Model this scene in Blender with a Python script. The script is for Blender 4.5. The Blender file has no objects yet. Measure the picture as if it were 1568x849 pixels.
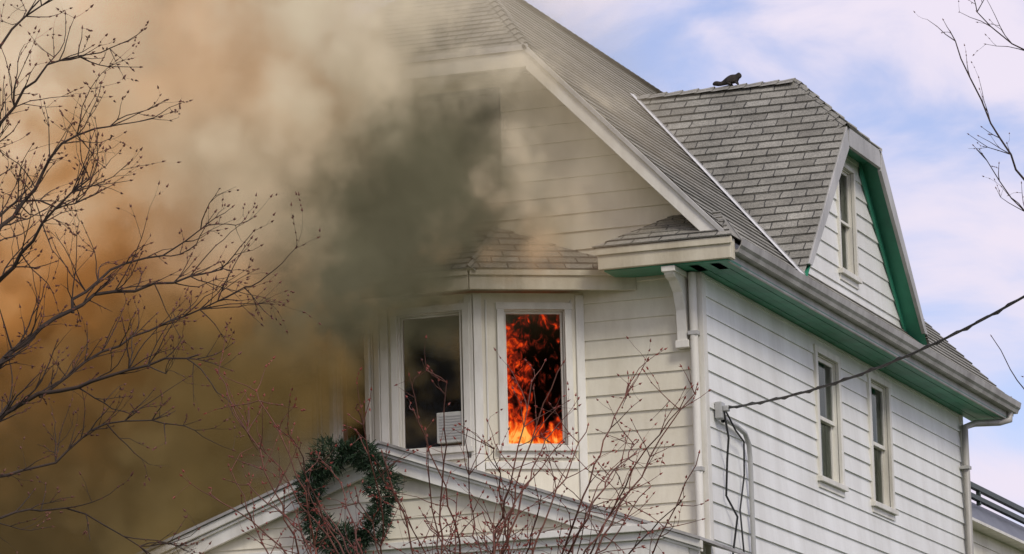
import bpy, math, random
from mathutils import Vector, noise
random.seed(7)
V=Vector
scene=bpy.context.scene
# ------------------------------------------------------------------ helpers
def link(ob,parent=None):
    scene.collection.objects.link(ob)
    if parent: ob.parent=parent
    return ob
def empty(name):
    e=bpy.data.objects.new(name,None); link(e); return e
def mat_new(name):
    m=bpy.data.materials.new(name); m.use_nodes=True
    nt=m.node_tree; nt.nodes.clear()
    out=nt.nodes.new('ShaderNodeOutputMaterial')
    return m,nt,out
def N(nt,t,**kw):
    n=nt.nodes.new(t)
    for k,v in kw.items():
        if k in n.inputs: n.inputs[k].default_value=v
        else: setattr(n,k,v)
    return n
def L(nt,a,b): nt.links.new(a,b)
def painted(name,c1,c2,rough=.5,scale=3.0,streak=True,bump=.15,fine=40):
    m,nt,out=mat_new(name)
    b=N(nt,'ShaderNodeBsdfPrincipled',Roughness=rough)
    tc=N(nt,'ShaderNodeTexCoord')
    mp=N(nt,'ShaderNodeMapping'); mp.inputs['Scale'].default_value=(1,1,.25 if streak else 1)
    L(nt,tc.outputs['Object'],mp.inputs[0])
    n1=N(nt,'ShaderNodeTexNoise',Scale=scale,Detail=8.0,Roughness=.68); L(nt,mp.outputs[0],n1.inputs['Vector'])
    r=N(nt,'ShaderNodeValToRGB'); r.color_ramp.elements[0].position=.3; r.color_ramp.elements[1].position=.62
    r.color_ramp.elements[0].color=(*c2,1); r.color_ramp.elements[1].color=(*c1,1)
    L(nt,n1.outputs['Fac'],r.inputs[0]); L(nt,r.outputs[0],b.inputs['Base Color'])
    n2=N(nt,'ShaderNodeTexNoise',Scale=float(fine),Detail=3.0); L(nt,tc.outputs['Object'],n2.inputs['Vector'])
    bp=N(nt,'ShaderNodeBump',Strength=bump,Distance=.01); L(nt,n2.outputs['Fac'],bp.inputs['Height'])
    L(nt,bp.outputs[0],b.inputs['Normal']); L(nt,b.outputs[0],out.inputs[0])
    return m
M_side=painted('siding_white',(.80,.80,.75),(.63,.62,.56),.45,1.4)
M_front=painted('siding_cream',(.77,.73,.59),(.55,.50,.37),.5,1.3)
M_trim=painted('trim_white',(.74,.72,.64),(.53,.50,.42),.5,2.8)
M_trimg=painted('trim_grey',(.46,.45,.42),(.28,.275,.25),.5,2.5)
M_cream=painted('trim_cream',(.64,.59,.45),(.40,.35,.24),.55,2.0)
M_gut=painted('gutter_metal',(.40,.385,.35),(.18,.165,.14),.45,2.0)
M_green=painted('soffit_green',(.045,.29,.17),(.028,.17,.105),.5,2.0)
M_dkgreen=painted('window_green',(.03,.045,.03),(.02,.03,.02),.5,2.0)
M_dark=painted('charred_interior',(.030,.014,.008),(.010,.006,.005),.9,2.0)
M_cable=painted('cable_black',(.02,.02,.02),(.015,.015,.015),.5,2.0)
M_pipe=painted('conduit_grey',(.45,.45,.43),(.3,.3,.28),.4,2.0)
M_flash=painted('valley_flashing',(.72,.72,.70),(.5,.5,.48),.4,4.0)
M_bark=painted('bark_dark',(.045,.026,.016),(.020,.012,.008),.85,6.0)
M_stem=painted('stem_reddish',(.15,.05,.028),(.07,.028,.018),.75,6.0)
M_bud=painted('bud_red',(.24,.035,.02),(.12,.03,.015),.6,6.0)
M_wreath=painted('wreath_green',(.016,.045,.012),(.005,.016,.006),.7,20.0)
M_fur=painted('fur_dark',(.035,.028,.020),(.016,.013,.010),.9,30.0,bump=.6)
M_grass=painted('grass',(.06,.09,.03),(.04,.05,.02),.9,.6,streak=False)
M_plastic=painted('plastic_white',(.50,.50,.45),(.38,.38,.34),.5,3.0)
M_panel=painted('tarp_grey',(.09,.10,.11),(.04,.045,.05),.35,2.0)
def shingle(name,c1,c2,dark):
    m,nt,out=mat_new(name)
    b=N(nt,'ShaderNodeBsdfPrincipled',Roughness=.9)
    uv=N(nt,'ShaderNodeUVMap')
    tc=N(nt,'ShaderNodeTexCoord')
    br=N(nt,'ShaderNodeTexBrick',Scale=1.0); br.offset=.5
    br.inputs['Brick Width'].default_value=.31; br.inputs['Row Height'].default_value=.15
    br.inputs['Mortar Size'].default_value=.009; br.inputs['Mortar Smooth'].default_value=.3; br.inputs['Bias'].default_value=0.
    br.inputs['Color1'].default_value=(*c1,1); br.inputs['Color2'].default_value=(*c2,1); br.inputs['Mortar'].default_value=(*dark,1)
    nd=N(nt,'ShaderNodeTexNoise',Scale=5.0,Detail=3.0); L(nt,uv.outputs[0],nd.inputs['Vector'])
    mx=N(nt,'ShaderNodeVectorMath',operation='MULTIPLY_ADD'); L(nt,nd.outputs['Color'],mx.inputs[0]); mx.inputs[1].default_value=(.07,.025,0); L(nt,uv.outputs[0],mx.inputs[2])
    L(nt,mx.outputs[0],br.inputs['Vector'])
    n1=N(nt,'ShaderNodeTexNoise',Scale=1.3,Detail=8.0,Roughness=.7); L(nt,tc.outputs['Object'],n1.inputs['Vector'])
    n2=N(nt,'ShaderNodeTexNoise',Scale=60.0,Detail=3.0); L(nt,tc.outputs['Object'],n2.inputs['Vector'])
    mr=N(nt,'ShaderNodeMapRange'); mr.inputs[1].default_value=.3; mr.inputs[2].default_value=.7; mr.inputs[3].default_value=.6; mr.inputs[4].default_value=1.3; L(nt,n1.outputs['Fac'],mr.inputs[0])
    mr2=N(nt,'ShaderNodeMapRange'); mr2.inputs[1].default_value=.3; mr2.inputs[2].default_value=.7; mr2.inputs[3].default_value=.65; mr2.inputs[4].default_value=1.35; L(nt,n2.outputs['Fac'],mr2.inputs[0])
    mm=N(nt,'ShaderNodeMath',operation='MULTIPLY'); L(nt,mr.outputs[0],mm.inputs[0]); L(nt,mr2.outputs[0],mm.inputs[1])
    sc=N(nt,'ShaderNodeVectorMath',operation='SCALE'); L(nt,br.outputs['Color'],sc.inputs[0]); L(nt,mm.outputs[0],sc.inputs['Scale'])
    L(nt,sc.outputs[0],b.inputs['Base Color'])
    bp=N(nt,'ShaderNodeBump',Strength=.5,Distance=.01); L(nt,n2.outputs['Fac'],bp.inputs['Height']); L(nt,bp.outputs[0],b.inputs['Normal'])
    L(nt,b.outputs[0],out.inputs[0]); return m
M_shing=shingle('asphalt_shingles',(.29,.28,.235),(.20,.19,.155),(.045,.043,.036))
def glass(name,dark):
    m,nt,out=mat_new(name)
    g=N(nt,'ShaderNodeBsdfGlossy',Roughness=.03); g.inputs['Color'].default_value=(.8,.9,.8,1)
    t=N(nt,'ShaderNodeBsdfTransparent'); t.inputs['Color'].default_value=(dark,dark,dark,1)
    f=N(nt,'ShaderNodeFresnel',IOR=1.25)
    mx=N(nt,'ShaderNodeMixShader'); L(nt,f.outputs[0],mx.inputs[0]); L(nt,t.outputs[0],mx.inputs[1]); L(nt,g.outputs[0],mx.inputs[2])
    L(nt,mx.outputs[0],out.inputs[0]); return m
M_glass=glass('window_glass',.8)

class MB:
    def __init__(s): s.v=[];s.f=[];s.uv=[]
    def face(s,pts,uvs=None):
        i=len(s.v); s.v+= [tuple(p) for p in pts]; s.f.append(list(range(i,i+len(pts))))
        s.uv+= uvs if uvs else [(0,0)]*len(pts)
    def prism(s,pts,vec):
        a=[V(p) for p in pts]; b=[p+V(vec) for p in a]
        s.face(a); s.face(list(reversed(b)))
        n=len(a)
        for i in range(n):
            j=(i+1)%n; s.face([a[j],a[i],b[i],b[j]])
    def box(s,x0,x1,y0,y1,z0,z1):
        s.prism([(x0,y0,z0),(x1,y0,z0),(x1,y1,z0),(x0,y1,z0)],(0,0,z1-z0))
    def fbox(s,fr,s0,s1,t0,t1,n0,n1):
        s.prism([fr.p(s0,t0,n0),fr.p(s1,t0,n0),fr.p(s1,t1,n0),fr.p(s0,t1,n0)],fr.n*(n1-n0))
    def obj(s,name,mat,parent=None,bevel=0,merge=False,smooth=False):
        me=bpy.data.meshes.new(name); me.from_pydata(s.v,[],s.f)
        u=me.uv_layers.new(name='UVMap')
        for i,c in enumerate(s.uv): u.data[i].uv=c
        me.materials.append(mat); me.update()
        ob=bpy.data.objects.new(name,me); link(ob,parent)
        if bevel or merge:
            import bmesh
            bm=bmesh.new(); bm.from_mesh(me); bmesh.ops.remove_doubles(bm,verts=bm.verts,dist=1e-5)
            bmesh.ops.recalc_face_normals(bm,faces=bm.faces); bm.to_mesh(me); bm.free()
        if bevel:
            md=ob.modifiers.new('b','BEVEL'); md.width=bevel; md.segments=2; md.limit_method='ANGLE'
        if smooth:
            for p in me.polygons: p.use_smooth=True
        return ob
class Fr:
    def __init__(s,o,sv,tv,nv): s.o=V(o);s.s=V(sv).normalized();s.t=V(tv).normalized();s.n=V(nv).normalized()
    def p(s,a,b,c=0): return s.o+s.s*a+s.t*b+s.n*c
FRONT=Fr((0,0,0),(1,0,0),(0,0,1),(0,-1,0))
SIDE=Fr((0,0,0),(0,1,0),(0,0,1),(1,0,0))
def clip(poly,a,b,c):
    out=[];n=len(poly)
    for i in range(n):
        p=poly[i];q=poly[(i+1)%n]
        dp=a*p[0]+b*p[1]+c; dq=a*q[0]+b*q[1]+c
        if dp>=-1e-9: out.append(p)
        if (dp>1e-9 and dq<-1e-9) or (dp<-1e-9 and dq>1e-9):
            t=dp/(dp-dq); out.append((p[0]+(q[0]-p[0])*t,p[1]+(q[1]-p[1])*t))
    return out
def sub(polys,r):
    x0,x1,z0,z1=r; res=[]
    for p in polys:
        for q in (clip(p,-1,0,x0),clip(p,1,0,-x1)):
            if len(q)>2: res.append(q)
        m=clip(clip(p,1,0,-x0),-1,0,x1)
        if len(m)>2:
            for q in (clip(m,0,-1,z0),clip(m,0,1,-z1)):
                if len(q)>2: res.append(q)
    return res
def courses(mb,fr,polys,t0,expo,lip0,base=0,wob=0):
    for poly in polys:
        tmin=min(p[1] for p in poly); tmax=max(p[1] for p in poly)
        k=math.floor((tmin-t0)/expo+1e-6)
        while t0+k*expo<tmax-1e-6:
            tb=t0+k*expo
            lip=lip0*(.8+.45*((k*7919+13)%17)/17)
            q=clip(clip(poly,0,1,-tb),0,-1,tb+expo)
            if len(q)>2:
                mb.face([fr.p(a,b,base+lip*(1-(b-tb)/expo)) for a,b in q],[(a,b-t0) for a,b in q])
                low=[a for a,b in q if abs(b-tb)<1e-6]
                if len(low)>1:
                    a0,a1=min(low),max(low)
                    mb.face([fr.p(a0,tb,base-.001),fr.p(a1,tb,base-.001),fr.p(a1,tb,base+lip),fr.p(a0,tb,base+lip)],[(a0,tb-t0),(a1,tb-t0)]*2)
            k+=1
def roofplane(mb,pts,expo=.15,lip=.014,off=0.0):
    P=[V(p) for p in pts]
    n=(P[1]-P[0]).cross(P[2]-P[0]).normalized()
    if n.z<0:n=-n
    s=V((0,0,1)).cross(n).normalized(); t=n.cross(s)
    if t.z<0: t=-t
    zmin=min(P,key=lambda p:p.z)
    fr=Fr(zmin,s,t,n)
    poly=[((p-zmin).dot(s),(p-zmin).dot(t)) for p in P]
    courses(mb,fr,[poly],0,expo,lip,off)
    return n
def capstrip(mb,p0,p1,w=.13,h=.02,seg=.2):
    p0=V(p0);p1=V(p1);d=(p1-p0);ln=d.length;d.normalize()
    side=d.cross(V((0,0,1))).normalized(); up=side.cross(d)
    k=0
    while k*seg<ln:
        a=p0+d*(k*seg);b=p0+d*min(ln,(k+1)*seg+.02)
        mb.face([a-side*w-up*.07+up*(h+.012),a+up*(h+.012)+up*.01,b+up*h+up*.0,b-side*w-up*.07+up*h],[(.02,.02),(.2,.02),(.2,.1),(.02,.1)])
        mb.face([a+side*w-up*.07+up*(h+.012),a+up*(h+.012)+up*.01,b+up*h,b+side*w-up*.07+up*h],[(.02,.02),(.2,.02),(.2,.1),(.02,.1)])
        k+=1
def tube(name,pts,rad,mat,parent=None,cyc=False):
    cu=bpy.data.curves.new(name,'CURVE'); cu.dimensions='3D'; cu.bevel_depth=rad; cu.bevel_resolution=3
    sp=cu.splines.new('POLY'); sp.points.add(len(pts)-1)
    for i,p in enumerate(pts): sp.points[i].co=(*p,1)
    cu.materials.append(mat); ob=bpy.data.objects.new(name,cu); link(ob,parent); return ob

# ------------------------------------------------------------------ house
house=empty('clapboard_house')
BZ=4.2
W=6.7
RX=-W/2; EX=.5; SL=1.034; Z0=10.815
def rz(x): return Z0-SL*x
RZ=rz(RX)
LW=-W; BY=11.08
W1=(4.30,5.17,8.38,9.83); W2=(6.58,7.40,8.36,9.86)
mb=MB(); polys=[[(0,BZ),(BY,BZ),(BY,10.03),(0,10.03)]]
for w in (W1,W2): polys=sub(polys,w)
courses(mb,SIDE,polys,4.2,.2,.018)
mb.obj('side_wall_siding',M_side,house)
BAY=(-4.46,-1.32,7.6,9.92); ATT=(-4.6,-2.2,11.15,12.28)
mb=MB(); polys=[[(LW,BZ),(0,BZ),(0,10.03),(LW,10.03)]]
polys=sub(polys,BAY)
courses(mb,FRONT,polys,4.2,.2,.018)
mb.obj('front_wall_siding',M_front,house)
mb=MB(); polys=[[(LW,10.03),(0,10.03),(0,10.62),(-1.75,12.43),(-W+1.75,12.43),(LW,10.62)]]
polys=sub(polys,ATT)
courses(mb,FRONT,polys,10.2-1.0,.2,.018,.004)
mb.obj('gable_siding',M_front,house)
mb=MB(); LF=Fr((LW,0,0),(0,-1,0),(0,0,1),(-1,0,0)); courses(mb,LF,[[(0,BZ),(-BY,BZ),(-BY,10.03),(0,10.03)]],4.2,.2,.02)
BF=Fr((0,BY,0),(-1,0,0),(0,0,1),(0,1,0)); courses(mb,BF,[[(0,BZ),(W,BZ),(W,10.6),(W/2,14.0),(0,10.6)]],4.2,.2,.02)
mb.obj('rear_walls_siding',M_side,house)
mb=MB(); mb.fbox(FRONT,ATT[0]+.06,ATT[1]-.06,ATT[2]+.06,ATT[3]-.06,-.06,-.02)
mb.obj('attic_window_glass',M_dkgreen,house)
mb=MB()
for a,b,c,d in ((ATT[0],ATT[0]+.07,ATT[2],ATT[3]),(ATT[1]-.07,ATT[1],ATT[2],ATT[3]),(ATT[0]+.07,ATT[1]-.07,ATT[2],ATT[2]+.07),(ATT[0]+.07,ATT[1]-.07,ATT[3]-.07,ATT[3]),(-3.43,-3.37,ATT[2]+.07,ATT[3]-.07)):
    mb.fbox(FRONT,a,b,c,d,-.03,.03)
mb.obj('attic_window_frame',M_dkgreen,house,.004)
mb=MB()
mb.box(-.11,.027,-.03,-.002,BZ,10.03); mb.box(.002,.027,-.002,.10,BZ,10.03)
mb.box(.002,.03,BY-.09,BY+.03,BZ,10.03)
mb.obj('corner_boards',M_trim,house,.004)
# main roof
mb=MB()
AY=2.15; FY=-.45; EYb=11.94; CX=-1.73; CXl=-W-CX; cz=rz(CX)
roofR=[(EX,FY,rz(EX)),(EX,EYb,rz(EX)),(RX,EYb,RZ),(RX,AY,RZ),(CX,FY,cz)]
mirror=lambda P:[(-W-x,y,z) for x,y,z in P]
roofplane(mb,roofR); roofplane(mb,mirror(roofR))
roofplane(mb,[(CX,FY,cz),(CXl,FY,cz),(RX,AY,RZ)])
mb.obj('main_roof_shingles',M_shing,house)
mb=MB(); capstrip(mb,(RX,AY,RZ),(RX,EYb,RZ)); capstrip(mb,(CX,FY,cz),(RX,AY,RZ)); capstrip(mb,(CXl,FY,cz),(RX,AY,RZ))
mb.obj('ridge_caps',M_shing,house)
mb=MB()
for P in (roofR,mirror(roofR)):
    mb.face([(x,y,z-.13) for x,y,z in P])
mb.face([(CX,FY+.02,cz-.13),(CXl,FY+.02,cz-.13),(RX,AY,RZ-.13)])
mb.box(CXl,CX,FY+.02,-.001,12.42,12.44)
mb.obj('rake_soffit',M_cream,house)
mb=MB()
def rake(mb,x0,x1,y,dw,th,mir=True):
    for s in ((1,-1) if mir else (1,)):
        f=(lambda x:x) if s==1 else (lambda x:-W-x)
        mb.prism([(f(x0),y,rz(x0)-.005),(f(x1),y,rz(x1)-.005),(f(x1),y,rz(x1)-dw),(f(x0),y,rz(x0)-dw)],(0,th,0))
rake(mb,CX,.42,FY-.02,.27,.045)
mb.box(CXl,CX,FY-.02,FY+.025,cz-.24,cz-.005)
mb.obj('rake_boards',M_trim,house,.005)
mb=MB(); rake(mb,CX-.03,.44,FY-.05,.07,.03); mb.box(CXl-.03,CX+.03,FY-.05,FY-.021,cz-.065,cz+.002)
for f in ((lambda x:x),(lambda x:-W-x)):
    mb.prism([(f(RX),EYb-.01,RZ-.01),(f(EX),EYb-.01,rz(EX)-.01),(f(EX),EYb-.01,rz(EX)-.2),(f(RX),EYb-.01,RZ-.2)],(0,.04,0))
mb.obj('drip_edge',M_trimg,house,.003)
mb=MB()
for k in range(4):
    x0=.002+k*.115; mb.box(x0,x0+.108,-.40,EYb-.02,10.035+.003*(k%2),10.05)
mb.box(.0,.47,-.40,EYb-.02,10.051,10.06)
mb.obj('eave_soffit',M_green,house)
def gutter(y0,y1,x):
    prof=[(x-.03,10.26),(x-.03,10.13),(x+.06,10.13),(x+.075,10.17),(x+.10,10.20),(x+.115,10.27),(x+.105,10.27),(x+.09,10.21),(x+.05,10.15),(x-.02,10.15),(x-.02,10.26)]
    mb=MB(); mb.prism([(a,y0,b) for a,b in prof],(0,y1-y0,0)); return mb
g=gutter(-.42,EYb+.02,EX); g.obj('gutter',M_gut,house)
mb=MB(); mb.box(.44,.468,-.42,EYb,10.03,10.26)
mb.obj('eave_fascia',M_trimg,house,.003)
mb=MB()
y=.4
while y<EYb: mb.box(EX-.02,EX+.118,y,y+.03,10.272,10.28); y+=1.1
mb.obj('gutter_straps',M_trimg,house)
mb=MB(); mb.box(-W-.5,-W,-.4,EYb,10.03,10.06); mb.box(-W-.55,-W-.46,-.42,EYb,10.05,10.26); mb.obj('far_eave',M_trim,house)
for s in (1,-1):
    f=(lambda x:x) if s==1 else (lambda x:-W-x)
    a,b=sorted((f(-.95),f(.52)))
    mb=MB(); mb.box(a,b,-.56,-.50,10.05,10.27)
    mb.box(a-.02,b+.02,-.585,-.561,10.2,10.275)
    e=f(-.95); mb.box(min(e,e+s*.05),max(e,e+s*.05),-.5,-.002,10.05,10.27)
    e=f(.52); mb.box(min(e,e-s*.05),max(e,e-s*.05),-.5,-.4,10.05,10.27)
    mb.obj('cornice_return_fascia',M_cream,house,.005)
    mb=MB(); a2,b2=sorted((f(-.9),f(.47))); mb.box(a2,b2,-.5,-.032,10.035,10.05); mb.obj('cornice_return_soffit',M_green,house)
    mb=MB(); p0=(f(-.99),-.60,10.28);p1=(f(.55),-.60,10.28);p3=(f(-.28),-.02,10.66);p4=(f(-.99),-.0,10.28)
    roofplane(mb,[p0,p1,(f(.25),-.02,10.66),p3],expo=.13); roofplane(mb,[p0,p3,p4],expo=.13)
    mb.face([p1,(f(.55),-.02,10.28),(f(.25),-.02,10.66)],[(0.02,0.02),(.2,.02),(.1,.1)])
    mb.obj('cornice_return_shingles',M_shing,house)
mb=MB()
prof=[(-.50,10.03),(-.50,9.95),(-.46,9.92),(-.36,9.90),(-.22,9.80),(-.14,9.62),(-.12,9.40),(-.12,9.24),(-.035,9.24),(-.035,10.03)]
mb.prism([(-.24,y,z) for y,z in prof],(.11,0,0))
mb.prism([(-.26,-.53,10.03),(-.26,-.53,9.97),(-.26,-.03,9.97),(-.26,-.03,10.03)],(.15,0,0))
mb.box(-.26,-.11,-.13,-.03,9.22,9.30)
mb.obj('eave_bracket',M_trim,house,.006)
tube('downspout',[(-.06,-.09,10.02),(-.06,-.09,BZ+.2)],.045,M_trim,house)
tube('downspout_rear',[(.5,11.75,10.14),(.5,11.72,10.02),(.40,11.6,9.98),(.16,11.2,9.93),(.09,10.93,9.85),(.09,10.93,BZ+.3)],.045,M_gut,house)
mb=MB()
for z in (9.3,8.0,6.5): mb.box(.03,.14,10.86,11.0,z,z+.04)
mb.box(-.115,-.01,-.14,-.03,9.35,9.39); mb.box(-.115,-.01,-.14,-.03,7.9,7.94)
mb.obj('downspout_straps',M_trimg,house)

def window(fr,r,name,casing=.085,mat=M_trim,rail=True,sash=.045,glassm=M_glass,blind=None):
    a,b,c,d=r
    mb=MB(); k=casing
    for q in ((a-k,a,c,d),(b,b+k,c,d),(a-k-.01,b+k+.01,d,d+k)): mb.fbox(fr,*q,-.002,.04)
    mb.fbox(fr,a-k-.03,b+k+.03,c-.06,c,-.002,.07)
    mb.fbox(fr,a-k,b+k,c-.13,c-.06,-.002,.03)
    mb.fbox(fr,a,a+.012,c,d,-.14,-.003);mb.fbox(fr,b-.012,b,c,d,-.14,-.003);mb.fbox(fr,a+.012,b-.012,d-.012,d,-.14,-.003);mb.fbox(fr,a+.012,b-.012,c,c+.012,-.14,-.003)
    mb.obj(name+'_casing',mat,house,.004)
    mb=MB(); s=sash;a+=.013;b-=.013;c+=.013;d-=.013; m=(c+d)/2
    if rail:
        for (z0,z1,n) in ((m-.02,d,-.03),(c,m+.02,-.065)):
            mb.fbox(fr,a,a+s,z0,z1,n-.03,n);mb.fbox(fr,b-s,b,z0,z1,n-.03,n);mb.fbox(fr,a+s,b-s,z0,z0+s,n-.03,n);mb.fbox(fr,a+s,b-s,z1-s,z1,n-.03,n)
    else:
        n=-.05
        mb.fbox(fr,a,a+s,c,d,n-.03,n);mb.fbox(fr,b-s,b,c,d,n-.03,n);mb.fbox(fr,a+s,b-s,c,c+s,n-.03,n);mb.fbox(fr,a+s,b-s,d-s,d,n-.03,n)
    mb.obj(name+'_sash',mat,house,.003)
    if glassm:
        mb=MB()
        if rail:
            mb.face([fr.p(a+s,m,-.045),fr.p(b-s,m,-.045),fr.p(b-s,d-s,-.045),fr.p(a+s,d-s,-.045)])
            mb.face([fr.p(a+s,c+s,-.08),fr.p(b-s,c+s,-.08),fr.p(b-s,m,-.08),fr.p(a+s,m,-.08)])
        else: mb.face([fr.p(a+s,c+s,-.065),fr.p(b-s,c+s,-.065),fr.p(b-s,d-s,-.065),fr.p(a+s,d-s,-.065)])
        mb.obj(name+'_glass',glassm,house)
window(SIDE,W1,'side_window'); window(SIDE,W2,'side_window')
mb=MB()
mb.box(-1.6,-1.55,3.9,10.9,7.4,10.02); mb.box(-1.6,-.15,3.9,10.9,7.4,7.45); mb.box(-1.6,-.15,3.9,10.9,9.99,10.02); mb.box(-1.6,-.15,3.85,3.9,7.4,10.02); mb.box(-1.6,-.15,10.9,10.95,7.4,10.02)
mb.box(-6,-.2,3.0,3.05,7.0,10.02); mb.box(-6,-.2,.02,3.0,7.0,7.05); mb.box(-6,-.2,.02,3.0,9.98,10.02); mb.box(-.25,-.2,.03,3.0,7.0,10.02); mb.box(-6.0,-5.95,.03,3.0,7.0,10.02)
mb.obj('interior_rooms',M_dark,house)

A=Fr((-2.36,-.6,0),(1.04,.6,0),(0,0,1),(.6,-1.04,0))
B=Fr((-3.42,-.6,0),(1,0,0),(0,0,1),(0,-1,0))
Cc=Fr((-4.46,0,0),(1.04,-.6,0),(0,0,1),(-.6,-1.04,0))
mbw=MB()
bw={ 'A':(A,1.2,(.33,.99,8.27,9.74)),'B':(B,1.06,(.20,.95,8.27,9.74)),'C':(Cc,1.2,(.40,.96,8.27,9.74))}
for k,(fr,ln,r) in bw.items():
    a,b,c,d=r
    for q in ((.002,a,7.6,9.92),(b,ln-.002,7.6,9.92),(a,b,7.6,c),(a,b,d,9.92)): mbw.fbox(fr,*q,-.05,0)
mbw.obj('bay_walls',M_front,house)
for k,(fr,ln,r) in bw.items():
    window(fr,r,'bay_window',casing=.075,mat=M_trim,rail=False,glassm=None if k=='A' else M_glass,sash=.022)
mb=MB()
for fr,ln,_ in bw.values():
    mb.fbox(fr,.0,.09,7.6,9.9,.002,.03); mb.fbox(fr,ln-.09,ln,7.6,9.9,.002,.03)
    mb.fbox(fr,.1,ln-.1,8.02,8.10,.002,.03)
    for s in (.13,ln-.15): mb.fbox(fr,s,s+.02,8.14,9.85,.002,.016)
mb.obj('bay_corner_posts',M_trim,house,.005)
P0=(-.72,0);P1=(-2.28,-.9);P2=(-3.5,-.9);P3=(-5.06,0)
mb=MB(); mb.prism([(*P0,9.95),(*P1,9.95),(*P2,9.95),(*P3,9.95)],(0,0,.05)); mb.obj('bay_soffit',M_cream,house)
mb=MB()
for p,q in ((P0,P1),(P1,P2),(P2,P3)):
    p=V((*p,0));q=V((*q,0));dd=(q-p).normalized();nn=V((-dd.y,dd.x,0))
    if nn.y>0: nn=-nn
    ln=(q-p).length
    F_=Fr(p,dd,(0,0,1),nn)
    mb.fbox(F_,0,ln,9.90,10.10,0,.03); mb.fbox(F_,-.0,ln,10.05,10.11,.031,.055)
mb.obj('bay_fascia',M_cream,house,.004)
Q1=(-2.3,-.005,10.74);Q2=(-3.48,-.005,10.74)
e=lambda p,k:(p[0]+k[0],p[1]+k[1],10.115)
R0=(-.66,0.0-.005,10.115);R1=e(P1,(.02,-.07));R2=e(P2,(-.02,-.07));R3=(-5.12,-.005,10.115)
mb=MB(); roofplane(mb,[R0,R1,Q1]);roofplane(mb,[R1,R2,Q2,Q1]);roofplane(mb,[R2,R3,Q2]); mb.obj('bay_roof_shingles',M_shing,house)
mb=MB(); capstrip(mb,R1,Q1,w=.08); capstrip(mb,R2,Q2,w=.08); mb.obj('bay_hip_caps',M_shing,house)
# ---- dormer
DX=.5; DW=.25; DY=5.0; dc=12.44; dsl=1.06
dr=dc+dsl*.75
HX=-.3
def dyy(z): return .75+(dc-z)/dsl
def main_x(z): return (Z0-z)/SL
zb=10.36
for s in (1,-1):
    yv=lambda o:DY-s*o
    ptsD=[(DX,yv(.75),dc),(HX,yv(0),dr),(main_x(dr),yv(0),dr),(main_x(zb),yv(dyy(zb)),zb)]
    if main_x(zb)<DX: ptsD.append((DX,yv(dyy(zb)),zb))
    mb=MB(); roofplane(mb,ptsD,off=.01); mb.obj('dormer_roof_shingles',M_shing,house)
    mb=MB(); mb.face([(x,y,z-.12) for x,y,z in ptsD]); mb.obj('dormer_soffit',M_green,house)
    mb=MB(); mb.prism([(DX-.03,yv(.75),dc-.002),(DX-.03,yv(dyy(10.5)),10.5),(DX-.03,yv(dyy(10.5)-.14),10.5),(DX-.03,yv(.75-.06),dc-.25)],(.045,0,0)); mb.obj('dormer_rake_board',M_trimg,house,.004)
    mb=MB(); mb.prism([(DW+.02,yv(.62),dc-.14),(DW+.02,yv(dyy(10.5)-.1),10.5),(DW+.02,yv(dyy(10.5)-.22),10.5),(DW+.02,yv(.6),dc-.3)],(.02,0,0)); mb.obj('dormer_frieze',M_green,house)
mb=MB(); roofplane(mb,[(DX,DY-.75,dc),(DX,DY+.75,dc),(HX,DY,dr)],off=.01)
capstrip(mb,(HX,DY,dr),(main_x(dr)-.1,DY,dr),h=.01); capstrip(mb,(DX,DY-.75,dc),(HX,DY,dr),w=.09); capstrip(mb,(DX,DY+.75,dc),(HX,DY,dr),w=.09)
mb.obj('dormer_hip_shingles',M_shing,house)
mb=MB(); mb.box(DX-.03,DX+.015,DY-.69,DY+.69,dc-.22,dc-.003); mb.obj('dormer_clip_fascia',M_trimg,house,.004)
mb=MB(); mb.box(DW,DX-.03,DY-.72,DY+.72,dc-.14,dc-.12); mb.obj('dormer_clip_soffit',M_green,house)
DF=Fr((DW,0,0),(0,1,0),(0,0,1),(1,0,0))
WD=(4.62,5.28,10.84,12.10)
h=.12
polys=[[(DY-dyy(10.45)+h,10.45),(DY+dyy(10.45)-h,10.45),(DY+.75-.06,dc-.13),(DY-.75+.06,dc-.13)]]
polys=sub(polys,WD)
mb=MB(); courses(mb,DF,polys,10.45,.2,.018); mb.obj('dormer_siding',M_side,house)
window(DF,WD,'dormer_window',casing=.05,sash=.03)
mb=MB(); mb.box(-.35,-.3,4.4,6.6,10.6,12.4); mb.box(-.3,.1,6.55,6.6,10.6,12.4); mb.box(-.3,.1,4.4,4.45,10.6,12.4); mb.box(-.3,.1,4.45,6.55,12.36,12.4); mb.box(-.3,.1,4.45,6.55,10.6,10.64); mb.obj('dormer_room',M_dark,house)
a=V((DX,DY-dyy(rz(DX)),rz(DX)+.02)); b=V((main_x(dr),DY,dr+.02))
mn=V((SL,0,1)).normalized(); dn=V((0,-dsl,1)).normalized(); d_=(b-a).normalized()
s1=d_.cross(mn).normalized(); 
if s1.y>0: s1=-s1
s2=dn.cross(d_).normalized()
if s2.y<0: s2=-s2
mb=MB(); mb.face([a+s1*.06+mn*.012,b+s1*.06+mn*.012,b+mn*.03,a+mn*.03]); mb.face([a+mn*.03,b+mn*.03,b+s2*.03+dn*.03,a+s2*.03+dn*.03]); mb.obj('valley_flashing',M_flash,house)
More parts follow.
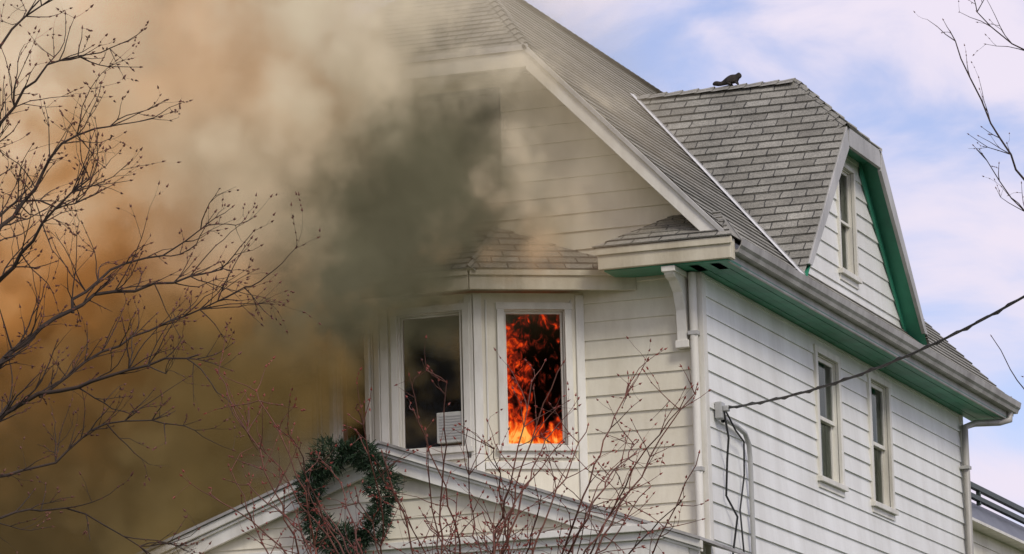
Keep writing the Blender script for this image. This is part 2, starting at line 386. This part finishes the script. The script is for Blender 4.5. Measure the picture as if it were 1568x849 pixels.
# ---- porch
PY=-1.8; PC=-2.95; PA=8.14; PS=.358; PE=3.4
def pz(x): return PA-PS*abs(x-PC)
mb=MB()
for s in (1,-1):
    xe=PC+s*PE; x0=PC
    mb.prism([(x0,PY,PA),(xe,PY,pz(xe)),(xe,PY,pz(xe)-.22),(x0,PY,PA-.22)],(0,.05,0))
mb.obj('porch_rake_boards',M_trim,house,.004)
mb=MB()
for s in (1,-1):
    xe=PC+s*(PE+.05); x0=PC
    mb.prism([(x0,PY-.07,PA+.03),(xe,PY-.07,pz(xe)+.03),(xe,PY-.07,pz(xe)-.05),(x0,PY-.07,PA-.05)],(0,.069,0))
    mb.prism([(x0,PY-.035,PA-.055),(xe,PY-.035,pz(xe)-.055),(xe,PY-.035,pz(xe)-.085),(x0,PY-.035,PA-.085)],(0,.034,0))
mb.obj('porch_crown_moulding',M_trim,house,.006)
mb=MB()
for s in (1,-1):
    xe=PC+s*(PE+.05)
    mb.prism([(PC,PY-.1,PA+.035),(xe,PY-.1,pz(xe)+.035),(xe,PY-.1,pz(xe)+.065),(PC,PY-.1,PA+.065)],(0,1.795+.1,0))
mb.obj('porch_roof',M_gut,house)
mb=MB(); TF=Fr((0,PY+.12,0),(1,0,0),(0,0,1),(0,-1,0))
courses(mb,TF,[[(PC-PE,pz(PC-PE)-.1),(PC+PE,pz(PC+PE)-.1),(PC,PA-.1)]],6.6,.2,.018); mb.obj('porch_gable_siding',M_front,house)
mb=MB(); mb.box(PC-PE+.1,PC+PE-.1,PY-.02,PY+.3,6.5,6.98); mb.box(PC-PE+.35,PC+PE-.35,PY-.12,PY+.05,7.06,7.13);mb.box(PC-PE+.35,PC+PE-.35,PY-.06,PY+.05,6.98,7.06); mb.box(PC+PE-.35,PC+PE-.1,PY+.3,-.03,6.5,6.8); mb.box(PC-PE+.1,PC-PE+.35,PY+.3,-.03,6.5,6.8)
for x in (PC-PE+.2,PC-1.2,PC+1.2,PC+PE-.4): mb.box(x,x+.2,PY+.02,PY+.24,4.8,6.5)
mb.box(PC-PE,PC+PE-.1,PY,-.03,4.2,4.8)
mb.obj('porch_frame',M_trim,house,.006)
# ---- service
svc=empty('electrical_service')
tube('conduit',[(.06,.45,8.50),(.06,.52,8.52),(.07,.9,8.50),(.07,1.2,8.46),(.07,1.33,8.36),(.07,1.36,8.2),(.07,1.38,BZ+.5)],.028,M_pipe,svc)
tube('loose_cable',[(.10,.35,8.62),(.13,.40,8.3),(.06,.55,8.1),(.05,.5,7.7),(.09,.75,7.5),(.05,.62,7.0),(.05,.7,6.4)],.012,M_cable,svc)
tube('loose_cable',[(.10,.42,8.60),(.12,.7,8.42),(.10,1.05,8.35),(.06,1.15,8.0),(.06,.95,7.6),(.05,1.1,7.0)],.010,M_cable,svc)
mb=MB(); mb.box(.022,.1,.28,.42,8.5,8.68); mb.box(.1,.16,.32,.40,8.58,8.64); mb.obj('insulator',M_pipe,svc,.01)
wp=[]
pa=V((.15,.38,8.62)); pb=V((5.92,-7.27,8.50))
for i in range(41):
    t=i/40; p=pa.lerp(pb,t); p.z-=4*.24*t*(1-t); wp.append(p)
pb2=V((14,-18,9.8))
for i in range(1,20):
    t=i/19; p=pb.lerp(pb2,t); wp.append(p)
tube('service_drop_wire',wp,.012,M_cable,svc)
tw=[p+V((.0,.01*math.sin(i*2.2),.018*math.cos(i*2.2))) for i,p in enumerate(wp)]
tube('service_drop_strand',tw,.009,M_cable,svc)

ac=MB(); ac.fbox(B,.62,.93,8.33,8.66,-.25,.0)
aco=ac.obj('window_air_conditioner',M_plastic,None,.01)
g=MB()
for i in range(9): g.fbox(B,.65,.90,8.37+i*.03,8.382+i*.03,.002,.008)
g.obj('grille',M_trimg,aco)
# ---- fire
def flame_mat():
    m,nt,out=mat_new('flame')
    uv=N(nt,'ShaderNodeUVMap'); sp=N(nt,'ShaderNodeSeparateXYZ'); L(nt,uv.outputs[0],sp.inputs[0])
    tc=N(nt,'ShaderNodeTexCoord')
    mp=N(nt,'ShaderNodeMapping'); mp.inputs['Scale'].default_value=(1.3,1.3,.85); L(nt,tc.outputs['Object'],mp.inputs[0])
    n=N(nt,'ShaderNodeTexNoise',Scale=6.5,Detail=7.0,Roughness=.6,Distortion=1.0); L(nt,mp.outputs[0],n.inputs['Vector'])
    def mr(src,a,b,c,d):
        q=N(nt,'ShaderNodeMapRange'); q.interpolation_type='SMOOTHSTEP'
        for i,v in enumerate((a,b,c,d)): q.inputs[i+1].default_value=v
        L(nt,src,q.inputs[0]); return q.outputs[0]
    def ma(op,a,b):
        q=N(nt,'ShaderNodeMath',operation=op)
        for i,v in enumerate((a,b)):
            if isinstance(v,(int,float)): q.inputs[i].default_value=v
            else: L(nt,v,q.inputs[i])
        return q.outputs[0]
    bot=mr(sp.outputs[1],.02,.34,.42,-.05)
    colm=ma('MULTIPLY',mr(sp.outputs[0],.34,.62,.12,-.12),mr(sp.outputs[1],.80,1.0,1.,-.3))
    base=ma('ADD',bot,colm)
    nn=ma('ADD',ma('MULTIPLY',ma('SUBTRACT',n.outputs['Fac'],.5),1.7),.5)
    val=ma('ADD',nn,base)
    r=N(nt,'ShaderNodeValToRGB'); e=r.color_ramp.elements
    e[0].position=.46; e[0].color=(.035,.008,.005,1); e[1].position=1.0; e[1].color=(1.0,.48,.10,1)
    x=e.new(.62); x.color=(.16,.012,.005,1); x=e.new(.74); x.color=(.72,.045,.006,1); x=e.new(.88); x.color=(1.,.17,.015,1)
    L(nt,val,r.inputs[0])
    em=N(nt,'ShaderNodeEmission',Strength=1.1); L(nt,r.outputs[0],em.inputs[0])
    tr=N(nt,'ShaderNodeBsdfTransparent')
    fac=mr(val,.40,.68,0,.85)
    mx=N(nt,'ShaderNodeMixShader'); L(nt,fac,mx.inputs[0]); L(nt,tr.outputs[0],mx.inputs[1]); L(nt,em.outputs[0],mx.inputs[2]); L(nt,mx.outputs[0],out.inputs[0])
    return m
MF=flame_mat()
fire=MB()
for li,nd in enumerate((-.22,-.5)):
    nx,nz=16,24
    def fp(i,j):
        s=.26+1.0*i/nx; t=8.0+1.9*j/nz
        w=noise.noise(V((s*2,t*1.5,li*5.)))*.12
        return A.p(s,t,nd+w),((s-.33)/.66,(t-8.27)/1.47)
    for i in range(nx):
        for j in range(nz):
            c=[fp(i,j),fp(i+1,j),fp(i+1,j+1),fp(i,j+1)]
            fire.face([x[0] for x in c],[x[1] for x in c])
fire.obj('fire',MF,None,merge=False)

# ---- wreath
wr=MB(); wc=V((-3.27,-2.02,7.62))
for i in range(7500):
    th=random.uniform(0,2*math.pi); ph=random.uniform(0,2*math.pi); rr=.12*random.random()**.5*(1+.35*math.sin(th*7)+.3*math.sin(th*3+1))
    R_=.42+rr*math.cos(ph); c=wc+V((R_*math.cos(th),-.0+rr*math.sin(ph)*.7,R_*math.sin(th)*1.15))
    out_=V((math.cos(th)*math.cos(ph),math.sin(ph),math.sin(th)*math.cos(ph)))
    dn_=(out_+V([random.uniform(-1,1) for _ in range(3)])).normalized(); ln=random.uniform(.03,.11)
    sd=dn_.cross(V([random.uniform(-1,1) for _ in range(3)])).normalized()*.006
    wr.face([c-sd,c+sd,c+dn_*ln+sd*.5,c+dn_*ln-sd*.5])
wr.obj('evergreen_wreath',M_wreath)
# ---- squirrel
def skinned(name,verts,edges,rads,mat,root=0,parent=None,sub=2):
    me=bpy.data.meshes.new(name); me.from_pydata(verts,edges,[]); me.materials.append(mat)
    ob=bpy.data.objects.new(name,me); link(ob,parent)
    sk=ob.modifiers.new('skin','SKIN')
    for i,rd in enumerate(rads): me.skin_vertices[0].data[i].radius=(rd,rd) if not isinstance(rd,tuple) else rd
    me.skin_vertices[0].data[root].use_root=True
    ss=ob.modifiers.new('s','SUBSURF'); ss.levels=sub; ss.render_levels=sub
    return ob
sx,sy,sz=-1.13,5.0,dr+.018
K=1.0
def sq(x,y,z): return (sx+x*K,sy+y*K,sz+z*K)
vs=[sq(0,0,.068),sq(.045,0,.088),sq(.09,0,.082),sq(.115,0,.10),sq(.14,0,.115),sq(.168,0,.102),
    sq(-.04,0,.055),sq(-.08,0,.035),sq(-.125,0,.04),sq(-.165,0,.05),sq(-.20,0,.035),
    sq(.0,.035,.035),sq(.03,.045,.015),sq(.045,.045,0),sq(.0,-.035,.035),sq(.03,-.045,.015),sq(.045,-.045,0),
    sq(.10,.025,.04),sq(.115,.03,.005),sq(.10,-.025,.04),sq(.115,-.03,.005),
    sq(.134,.018,.148),sq(.134,-.018,.148)]
es=[(0,1),(1,2),(2,3),(3,4),(4,5),(0,6),(6,7),(7,8),(8,9),(9,10),(0,11),(11,12),(12,13),(0,14),(14,15),(15,16),(2,17),(17,18),(2,19),(19,20),(4,21),(4,22)]
rd=[.055,.060,.046,.032,.034,.015,.038,.026,.034,.034,.014,.030,.015,.011,.030,.015,.011,.018,.011,.018,.011,.008,.008]
skinned('squirrel',vs,es,rd,M_fur)

# ---- trees
def tree(name,mainlimbs,mat,budmat,seedv,tw_len=.9,tw_n=7,tw_r=.006,bud=.010,levels=2,up=.25,budp=.6,spread=.9):
    rnd=random.Random(seedv)
    cu=bpy.data.curves.new(name,'CURVE'); cu.dimensions='3D'; cu.bevel_depth=1.0; cu.bevel_resolution=1
    buds=MB()
    def add(pts,rs):
        sp=cu.splines.new('POLY'); sp.points.add(len(pts)-1)
        for i,p in enumerate(pts): sp.points[i].co=(*p,1); sp.points[i].radius=rs[i]
    def rv(): return V([rnd.gauss(0,1) for _ in range(3)])
    def budat(p,d,sz):
        s=d.cross(V((.3,.5,.8))).normalized()*sz*.5; t=d.cross(s).normalized()*sz*.5
        a=p-d*sz*.4;b=p+d*sz*1.6
        ring=[p+s,p+t,p-s,p-t]
        for i in range(4):
            buds.face([ring[i],ring[(i+1)%4],b]); buds.face([ring[(i+1)%4],ring[i],a])
    def twig(p,d,ln,r,lv):
        n=max(3,int(ln/.08)); pts=[p];q=p.copy();dd=d.copy()
        for i in range(n):
            dd=(dd+rv()*.15+V((0,0,up*.10))).normalized(); q=q+dd*(ln/n); pts.append(q)
            if rnd.random()<budp*.5: budat(q,(dd+rv()*.4).normalized(),bud*.8)
        rs=[r*(1-.6*i/n) for i in range(n+1)]; add(pts,rs)
        if rnd.random()<budp*1.3: budat(q,dd,bud)
        if lv>0:
            k=max(1,int(ln*6))
            for j in range(k):
                i=rnd.randint(1,n); 
                d2=(dd+rv()*spread*.55).normalized()
                twig(pts[i],d2,ln*rnd.uniform(.3,.6),rs[i]*.75,lv-1)
    for pts,r0,r1,tw in mainlimbs:
        P=[]; pts=[V(p) for p in pts]
        for i in range(len(pts)-1):
            seg=max(2,int((pts[i+1]-pts[i]).length/.13))
            for k in range(seg):
                t=k/seg
                a=pts[max(0,i-1)];b=pts[i];c=pts[i+1];d=pts[min(len(pts)-1,i+2)]
                P.append(.5*((2*b)+(c-a)*t+(2*a-5*b+4*c-d)*t*t+(3*b-a-3*c+d)*t**3)+rv()*.012)
        P.append(pts[-1]); n=len(P)-1
        rs=[r0+(r1-r0)*(i/n) for i in range(n+1)]; add(P,rs)
        tot=int(tw*n*.15)
        for j in range(tot):
            i=rnd.randint(int(n*.1),n)
            dd=(P[min(n,i+1)]-P[max(0,i-1)]).normalized()
            d2=(dd*.8+rv()*spread*.6+V((0,0,up))).normalized()
            twig(P[i],d2,tw_len*rnd.uniform(.35,1.1),max(tw_r,rs[i]*.4),levels)
        budat(P[-1],(P[-1]-P[-2]).normalized(),bud)
    cu.materials.append(mat)
    tmp=bpy.data.objects.new('tmp',cu); scene.collection.objects.link(tmp)
    bpy.context.view_layer.update()
    me=bpy.data.meshes.new_from_object(tmp.evaluated_get(bpy.context.evaluated_depsgraph_get()))
    bpy.data.objects.remove(tmp)
    me.name=name
    if not me.materials: me.materials.append(mat)
    ob=bpy.data.objects.new(name,me); link(ob)
    buds.obj('buds',budmat,ob)
    return ob
rvec=V((.9397,.342,0)); dvec=V((-.342,.9397,0)); zv=V((0,0,1))
def loc(O,k):
    return lambda h,v,dd=0: V(O)+rvec*h*k+zv*v*k+dvec*dd
T=loc((-2.02,-12.27,8.08),1/191)
def tl(lst): return [T(a,424-b,c) for a,b,c in lst]
limbs=[
 (tl([(-20,1500,0),(-22,1100,0),(-28,800,0),(-35,640,0),(-50,450,.2),(-60,200,.1),(-70,-200,0)]),.08,.03,.3),
 (tl([(-33,665,0),(60,612,-.1),(150,602,-.3),(230,580,-.4),(310,570,-.5)]),.024,.006,13),
 (tl([(-40,590,0),(60,500,.2),(140,445,.4),(230,425,.5),(330,400,.6)]),.026,.006,13),
 (tl([(100,470,.3),(160,400,.5),(240,375,.6),(300,335,.6)]),.015,.005,11),
 (tl([(-48,480,0),(40,400,-.3),(95,345,-.5),(150,300,-.6)]),.023,.006,14),
 (tl([(-52,400,0),(30,300,.3),(70,230,.3),(110,190,.3),(165,180,.3)]),.022,.006,14),
 (tl([(-56,290,0),(10,190,-.2),(60,130,-.3),(100,100,-.3),(148,92,-.3)]),.020,.005,14),
 (tl([(-60,160,0),(0,60,.1),(40,10,.1),(90,-20,.1)]),.020,.005,12),
 (tl([(-50,370,0),(20,290,.4),(80,300,.5),(120,280,.5)]),.014,.005,12),
 (tl([(60,612,0),(150,540,.2),(250,492,.3),(370,440,.3)]),.014,.005,12),
 (tl([(-35,640,0),(-90,600,.1),(-200,450,.2)]),.03,.006,5),
 (tl([(-50,450,0),(-140,300,.1),(-260,100,.2)]),.03,.006,5),
 (tl([(-30,740,0),(70,700,.5),(150,640,.5),(240,640,.6)]),.014,.005,11),
 (tl([(-28,800,0),(50,770,.5),(120,780,.5),(200,830,.6)]),.012,.005,8),
]
tree('bare_tree',limbs,M_bark,M_stem,3,tw_len=.6,tw_r=.0055,bud=.02,up=.25)
S=loc((1.93,-12.49,5.56),1/203)
def sl(lst): return [S(a-700,849-b,c) for a,b,c in lst]
rnd=random.Random(11)
limbs=[(sl([(690,1500,0),(700,1250,0),(700,1050,0)]),.06,.04,0)]
tops=[(335,555),(400,600),(345,690),(460,690),(520,720),(590,700),(640,640),(690,590),(720,660),(760,700),(820,600),(870,560),(905,660),(975,572),(985,660),(1050,640),(1075,600),(1070,720),(930,720),(560,650),(430,760),(330,760),(1040,790),(860,690),(610,760),(790,760),(500,790),(700,740),(650,790),(900,780),(960,760),(380,640),(380,730),(480,740),(550,760),(740,780),(830,770),(1000,740),(660,700),(840,660)]
for (u,v) in tops:
    bx=700+(u-700)*.5+rnd.uniform(-50,50)
    limbs.append((sl([(700+rnd.uniform(-10,10),1080,0),(bx,950,rnd.uniform(-.5,.5)),((bx+u)/2+rnd.uniform(-22,22),(900+v)/2+15,rnd.uniform(-.6,.6)),(u,v,rnd.uniform(-.8,.8))]),.012,.0036,4.6))
tree('budding_shrub',limbs,M_stem,M_bud,5,tw_len=.42,tw_r=.0042,bud=.018,up=.2,levels=1,budp=.75,spread=1.15)
Rt=loc((6.12,-11.35,7.5),1/203)
def rl(lst): return [Rt(a-1568,424-b,c) for a,b,c in lst]
limbs=[(rl([(1800,1500,0),(1790,900,0),(1760,500,0),(1740,100,0)]),.10,.03,0),
 (rl([(1750,480,0),(1650,360,0),(1580,280,0),(1530,180,0),(1500,110,0),(1472,35,0)]),.014,.004,5),
 (rl([(1745,300,0),(1640,120,0),(1570,60,0),(1515,5,0)]),.014,.004,7),
 (rl([(1700,420,0),(1600,340,.2),(1560,290,.2),(1510,215,.2)]),.010,.003,5),
 (rl([(1780,800,0),(1640,680,.2),(1570,600,.2),(1545,560,.2),(1518,508,.2)]),.010,.003,1),
]
tree('bare_tree',limbs,M_bark,M_stem,9,tw_len=.4,tw_r=.004,bud=.012,up=.3,levels=1)

# ---- neighbour house
nb=empty('neighbour_house')
NX=-2.4
mb=MB(); courses(mb,Fr((NX,0,0),(0,1,0),(0,0,1),(1,0,0)),[[(17,4.2),(42,4.2),(42,9.85),(17,9.85)]],4.25,.2,.018); mb.obj('wall_siding',M_front,nb)
mb=MB(); mb.box(-10,NX-.02,17,42,4.2,9.85); mb.obj('wall_body',M_front,nb)
mb=MB(); mb.prism([(NX+.25,16.8,9.90),(NX+.25,42.2,9.90),(NX-.15,42.2,10.36),(NX-.15,16.8,10.36)],(-.05,0,.02)); mb.obj('tarp',M_panel,nb)
mb=MB(); mb.box(NX-.1,NX+.27,16.8,42.2,9.852,9.895); mb.obj('edge_trim',M_trim,nb)
mb=MB(); mb.box(-10,NX-.16,16.8,42.2,9.9,10.3); mb.obj('flat_roof',M_gut,nb)
mb=MB(); mb.box(NX-.08,NX+.0,16.8,42.2,10.52,10.60); mb.box(NX-.08,NX+.0,16.8,42.2,10.36,10.43)
y=17.2
while y<42: mb.box(NX-.07,NX-.01,y,y+.08,10.3,10.515); y+=4.6
mb.obj('roof_beams',M_dkgreen,nb)

# ---- ground
def gz(x,y):
    t=min(1,max(0,(y+34)/29)); t=t*t*(3-2*t); return 4.2*t
mb=MB(); xs=[-900,-300,-100]+[-60+5*i for i in range(25)]+[100,300,900]; ys=[-900,-300,-100]+[-60+4*i for i in range(30)]+[100,300,900]
for i in range(len(xs)-1):
    for j in range(len(ys)-1):
        c=[(xs[i],ys[j]),(xs[i+1],ys[j]),(xs[i+1],ys[j+1]),(xs[i],ys[j+1])]
        mb.face([(x,y,gz(x,y)) for x,y in c])
mb.obj('ground',M_grass,merge=True,smooth=True)

# ---- smoke
def smoke_mat():
    m,nt,out=mat_new('smoke')
    geo=N(nt,'ShaderNodeNewGeometry'); pos=geo.outputs['Position']
    sp=N(nt,'ShaderNodeSeparateXYZ'); L(nt,pos,sp.inputs[0])
    X,Y,Z=sp.outputs
    def ma(op,a,b=0,c=None,clampv=False):
        q=N(nt,'ShaderNodeMath',operation=op); q.use_clamp=clampv
        for i,v in enumerate((a,b) if c is None else (a,b,c)):
            if isinstance(v,(int,float)): q.inputs[i].default_value=v
            else: L(nt,v,q.inputs[i])
        return q.outputs[0]
    def mr(src,a,b,c=0,d=1,sm=True):
        q=N(nt,'ShaderNodeMapRange'); q.interpolation_type='SMOOTHSTEP' if sm else 'LINEAR'
        for i,v in enumerate((a,b,c,d)): q.inputs[i+1].default_value=v
        L(nt,src,q.inputs[0]); return q.outputs[0]
    n1=N(nt,'ShaderNodeTexNoise',Scale=.42,Detail=1.0,Roughness=.5); L(nt,pos,n1.inputs['Vector'])
    n2=N(nt,'ShaderNodeTexNoise',Scale=.95,Detail=3.5,Roughness=.6); L(nt,pos,n2.inputs['Vector'])
    nA=n1.outputs['Fac']
    bil=ma('ABSOLUTE',ma('SUBTRACT',ma('MULTIPLY',n2.outputs['Fac'],2.0),1.0))
    bc=ma('SUBTRACT',bil,.16)
    zt=mr(Z,6.0,14.0,0,1,False)
    fc=N(nt,'ShaderNodeFloatCurve'); cv=fc.mapping.curves[0]
    pts=[(6.,-5.1),(7.,-4.8),(8.,-4.3),(9.,-3.75),(9.7,-2.75),(10.3,-1.5),(11.2,-1.45),(12.0,-1.8),(12.6,-2.3),(14.,-2.8)]
    cp=[((z-6)/8,(x+6)/6) for z,x in pts]
    cv.points[0].location=cp[0]; cv.points[1].location=cp[-1]
    for c in cp[1:-1]: cv.points.new(*c)
    fc.mapping.update(); L(nt,zt,fc.inputs['Value'])
    Xb=ma('SUBTRACT',ma('MULTIPLY',fc.outputs[0],6.0),6.0)
    dx=ma('SUBTRACT',Xb,X)
    dy=ma('SUBTRACT',1.9,ma('ABSOLUTE',ma('SUBTRACT',Y,-1.0)))
    dist=ma('MINIMUM',ma('MULTIPLY',dx,.9),dy)
    wob=ma('ADD',ma('MULTIPLY',ma('SUBTRACT',nA,.5),2.2),ma('MULTIPLY',bc,4.0))
    D=ma('ADD',dist,wob)
    inside=mr(D,.1,1.0)
    ymask=mr(Y,-3.5,-2.9)
    dens=ma('MULTIPLY',inside,4.2)
    haze=ma('MULTIPLY',ma('MULTIPLY',mr(ma('ADD',dx,ma('MULTIPLY',wob,.4)),-2.5,.4),mr(Z,9.2,10.2)),.22)
    dens=ma('ADD',dens,haze)
    veil=ma('MULTIPLY',ma('MULTIPLY',mr(X,-6.0,-4.7),mr(Z,9.8,8.7)),mr(Y,-.2,-.6))
    dens=ma('MULTIPLY',dens,ma('SUBTRACT',1.0,ma('MULTIPLY',veil,.94)))
    dens=ma('MULTIPLY',dens,ymask)
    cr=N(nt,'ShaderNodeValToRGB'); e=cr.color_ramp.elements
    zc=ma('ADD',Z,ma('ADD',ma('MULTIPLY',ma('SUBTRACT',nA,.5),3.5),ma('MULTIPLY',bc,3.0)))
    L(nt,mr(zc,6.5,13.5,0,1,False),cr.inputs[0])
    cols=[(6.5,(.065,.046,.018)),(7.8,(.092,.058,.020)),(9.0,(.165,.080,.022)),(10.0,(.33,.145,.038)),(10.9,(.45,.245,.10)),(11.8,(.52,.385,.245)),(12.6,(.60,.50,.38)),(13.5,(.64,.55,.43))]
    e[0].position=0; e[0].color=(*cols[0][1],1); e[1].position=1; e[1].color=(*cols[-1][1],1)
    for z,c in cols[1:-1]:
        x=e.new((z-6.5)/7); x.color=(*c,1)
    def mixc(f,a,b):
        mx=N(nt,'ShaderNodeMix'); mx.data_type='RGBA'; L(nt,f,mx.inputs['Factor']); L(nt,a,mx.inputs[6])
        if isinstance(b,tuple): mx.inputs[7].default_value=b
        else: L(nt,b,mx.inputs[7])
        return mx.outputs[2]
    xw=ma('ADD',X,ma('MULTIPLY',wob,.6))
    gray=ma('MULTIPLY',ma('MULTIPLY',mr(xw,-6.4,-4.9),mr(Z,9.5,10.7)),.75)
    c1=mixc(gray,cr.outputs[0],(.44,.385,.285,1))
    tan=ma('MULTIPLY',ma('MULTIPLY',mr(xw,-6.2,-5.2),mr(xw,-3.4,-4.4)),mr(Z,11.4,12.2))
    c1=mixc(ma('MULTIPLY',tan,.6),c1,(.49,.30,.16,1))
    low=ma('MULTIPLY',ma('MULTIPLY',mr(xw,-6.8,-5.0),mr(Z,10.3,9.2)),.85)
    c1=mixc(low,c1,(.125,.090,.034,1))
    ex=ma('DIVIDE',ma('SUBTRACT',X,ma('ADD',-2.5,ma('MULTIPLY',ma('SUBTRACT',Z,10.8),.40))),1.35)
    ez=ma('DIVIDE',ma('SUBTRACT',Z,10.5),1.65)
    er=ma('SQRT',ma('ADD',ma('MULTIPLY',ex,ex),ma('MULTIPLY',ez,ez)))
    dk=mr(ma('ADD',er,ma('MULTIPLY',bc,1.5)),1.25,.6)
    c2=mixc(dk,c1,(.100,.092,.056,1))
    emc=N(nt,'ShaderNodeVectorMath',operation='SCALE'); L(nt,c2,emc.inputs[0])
    L(nt,mr(bil,.0,.34,.62,1.08),emc.inputs['Scale'])  # billow noise paints shaded creases into the emission colour
    em=N(nt,'ShaderNodeEmission'); L(nt,emc.outputs[0],em.inputs[0]); L(nt,ma('MULTIPLY',dens,.70),em.inputs['Strength'])  # added emission stands in for multiple scattering and fire glow in the smoke
    alb=N(nt,'ShaderNodeVectorMath',operation='MULTIPLY_ADD'); L(nt,c2,alb.inputs[0]); alb.inputs[1].default_value=(1.3,1.3,1.3); alb.inputs[2].default_value=(.05,.045,.03)
    sc=N(nt,'ShaderNodeVolumeScatter',Anisotropy=0.0); L(nt,alb.outputs[0],sc.inputs['Color']); L(nt,dens,sc.inputs['Density'])
    ab=N(nt,'ShaderNodeVolumeAbsorption'); L(nt,alb.outputs[0],ab.inputs['Color']); L(nt,dens,ab.inputs['Density'])
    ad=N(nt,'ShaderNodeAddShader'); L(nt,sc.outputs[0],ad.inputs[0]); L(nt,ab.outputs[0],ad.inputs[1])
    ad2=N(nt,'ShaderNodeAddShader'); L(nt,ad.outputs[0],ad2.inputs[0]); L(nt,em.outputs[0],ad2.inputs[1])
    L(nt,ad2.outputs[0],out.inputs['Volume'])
    m.cycles.volume_step_rate=1.5
    return m
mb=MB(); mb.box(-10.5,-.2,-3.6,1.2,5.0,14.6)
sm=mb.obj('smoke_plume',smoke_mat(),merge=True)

# ---- world / sun
w=bpy.data.worlds.new('World'); scene.world=w; w.use_nodes=True; nt=w.node_tree; nt.nodes.clear()
wo=N(nt,'ShaderNodeOutputWorld'); bg=N(nt,'ShaderNodeBackground',Strength=.12)
sky=N(nt,'ShaderNodeTexSky'); sky.sky_type='NISHITA'; sky.sun_disc=False
az=math.radians(132); el=math.radians(42)
sky.sun_elevation=el; sky.sun_rotation=az; sky.air_density=1.0; sky.dust_density=.6; sky.ozone_density=2.0
tint=N(nt,'ShaderNodeVectorMath',operation='MULTIPLY'); L(nt,sky.outputs[0],tint.inputs[0]); tint.inputs[1].default_value=(1.24,1.10,1.26)
tc=N(nt,'ShaderNodeTexCoord'); mp=N(nt,'ShaderNodeMapping'); mp.inputs['Scale'].default_value=(1,1,1.9); mp.inputs['Location'].default_value=(.3,.1,.0)
L(nt,tc.outputs['Generated'],mp.inputs[0])
n=N(nt,'ShaderNodeTexNoise',Scale=17.0,Detail=6.0,Roughness=.52,Distortion=.5); L(nt,mp.outputs[0],n.inputs['Vector'])
r=N(nt,'ShaderNodeMapRange'); r.interpolation_type='SMOOTHSTEP'; r.inputs[1].default_value=.34; r.inputs[2].default_value=.62; r.inputs[3].default_value=.15; L(nt,n.outputs['Fac'],r.inputs[0])
mx=N(nt,'ShaderNodeMix'); mx.data_type='RGBA'; L(nt,r.outputs[0],mx.inputs['Factor']); L(nt,tint.outputs[0],mx.inputs[6]); mx.inputs[7].default_value=(7.2,6.6,7.7,1)
L(nt,mx.outputs[2],bg.inputs[0]); L(nt,bg.outputs[0],wo.inputs[0])
su=bpy.data.lights.new('sun','SUN'); su.energy=2.0; su.angle=math.radians(18); su.color=(1,.94,.84)
so=bpy.data.objects.new('sun',su); link(so)
sd=V((math.sin(az)*math.cos(el),math.cos(az)*math.cos(el),math.sin(el)))
so.rotation_euler=sd.to_track_quat('Z','Y').to_euler(); so.location=(20,-30,30)

# ---- camera
from mathutils import Matrix
th=math.radians(20);pi_=math.radians(10.8);ro=math.radians(1.5)
d=V((-math.sin(th),math.cos(th),0));r_=V((math.cos(th),math.sin(th),0))
F=math.cos(pi_)*d+math.sin(pi_)*zv;U0=-math.sin(pi_)*d+math.cos(pi_)*zv
R=math.cos(ro)*r_-math.sin(ro)*U0;U=math.cos(ro)*U0+math.sin(ro)*r_
cam=bpy.data.cameras.new('camera'); co=bpy.data.objects.new('camera',cam); link(co)
mtx=Matrix((R,U,-F)).transposed().to_4x4(); mtx.translation=V((13.25,-42.23,1.6)); co.matrix_world=mtx
cam.lens=6500/1568*36; cam.sensor_width=36; cam.clip_end=3000; cam.clip_start=.5
scene.camera=co
scene.view_settings.view_transform='Standard'; scene.view_settings.look='None'; scene.view_settings.exposure=0
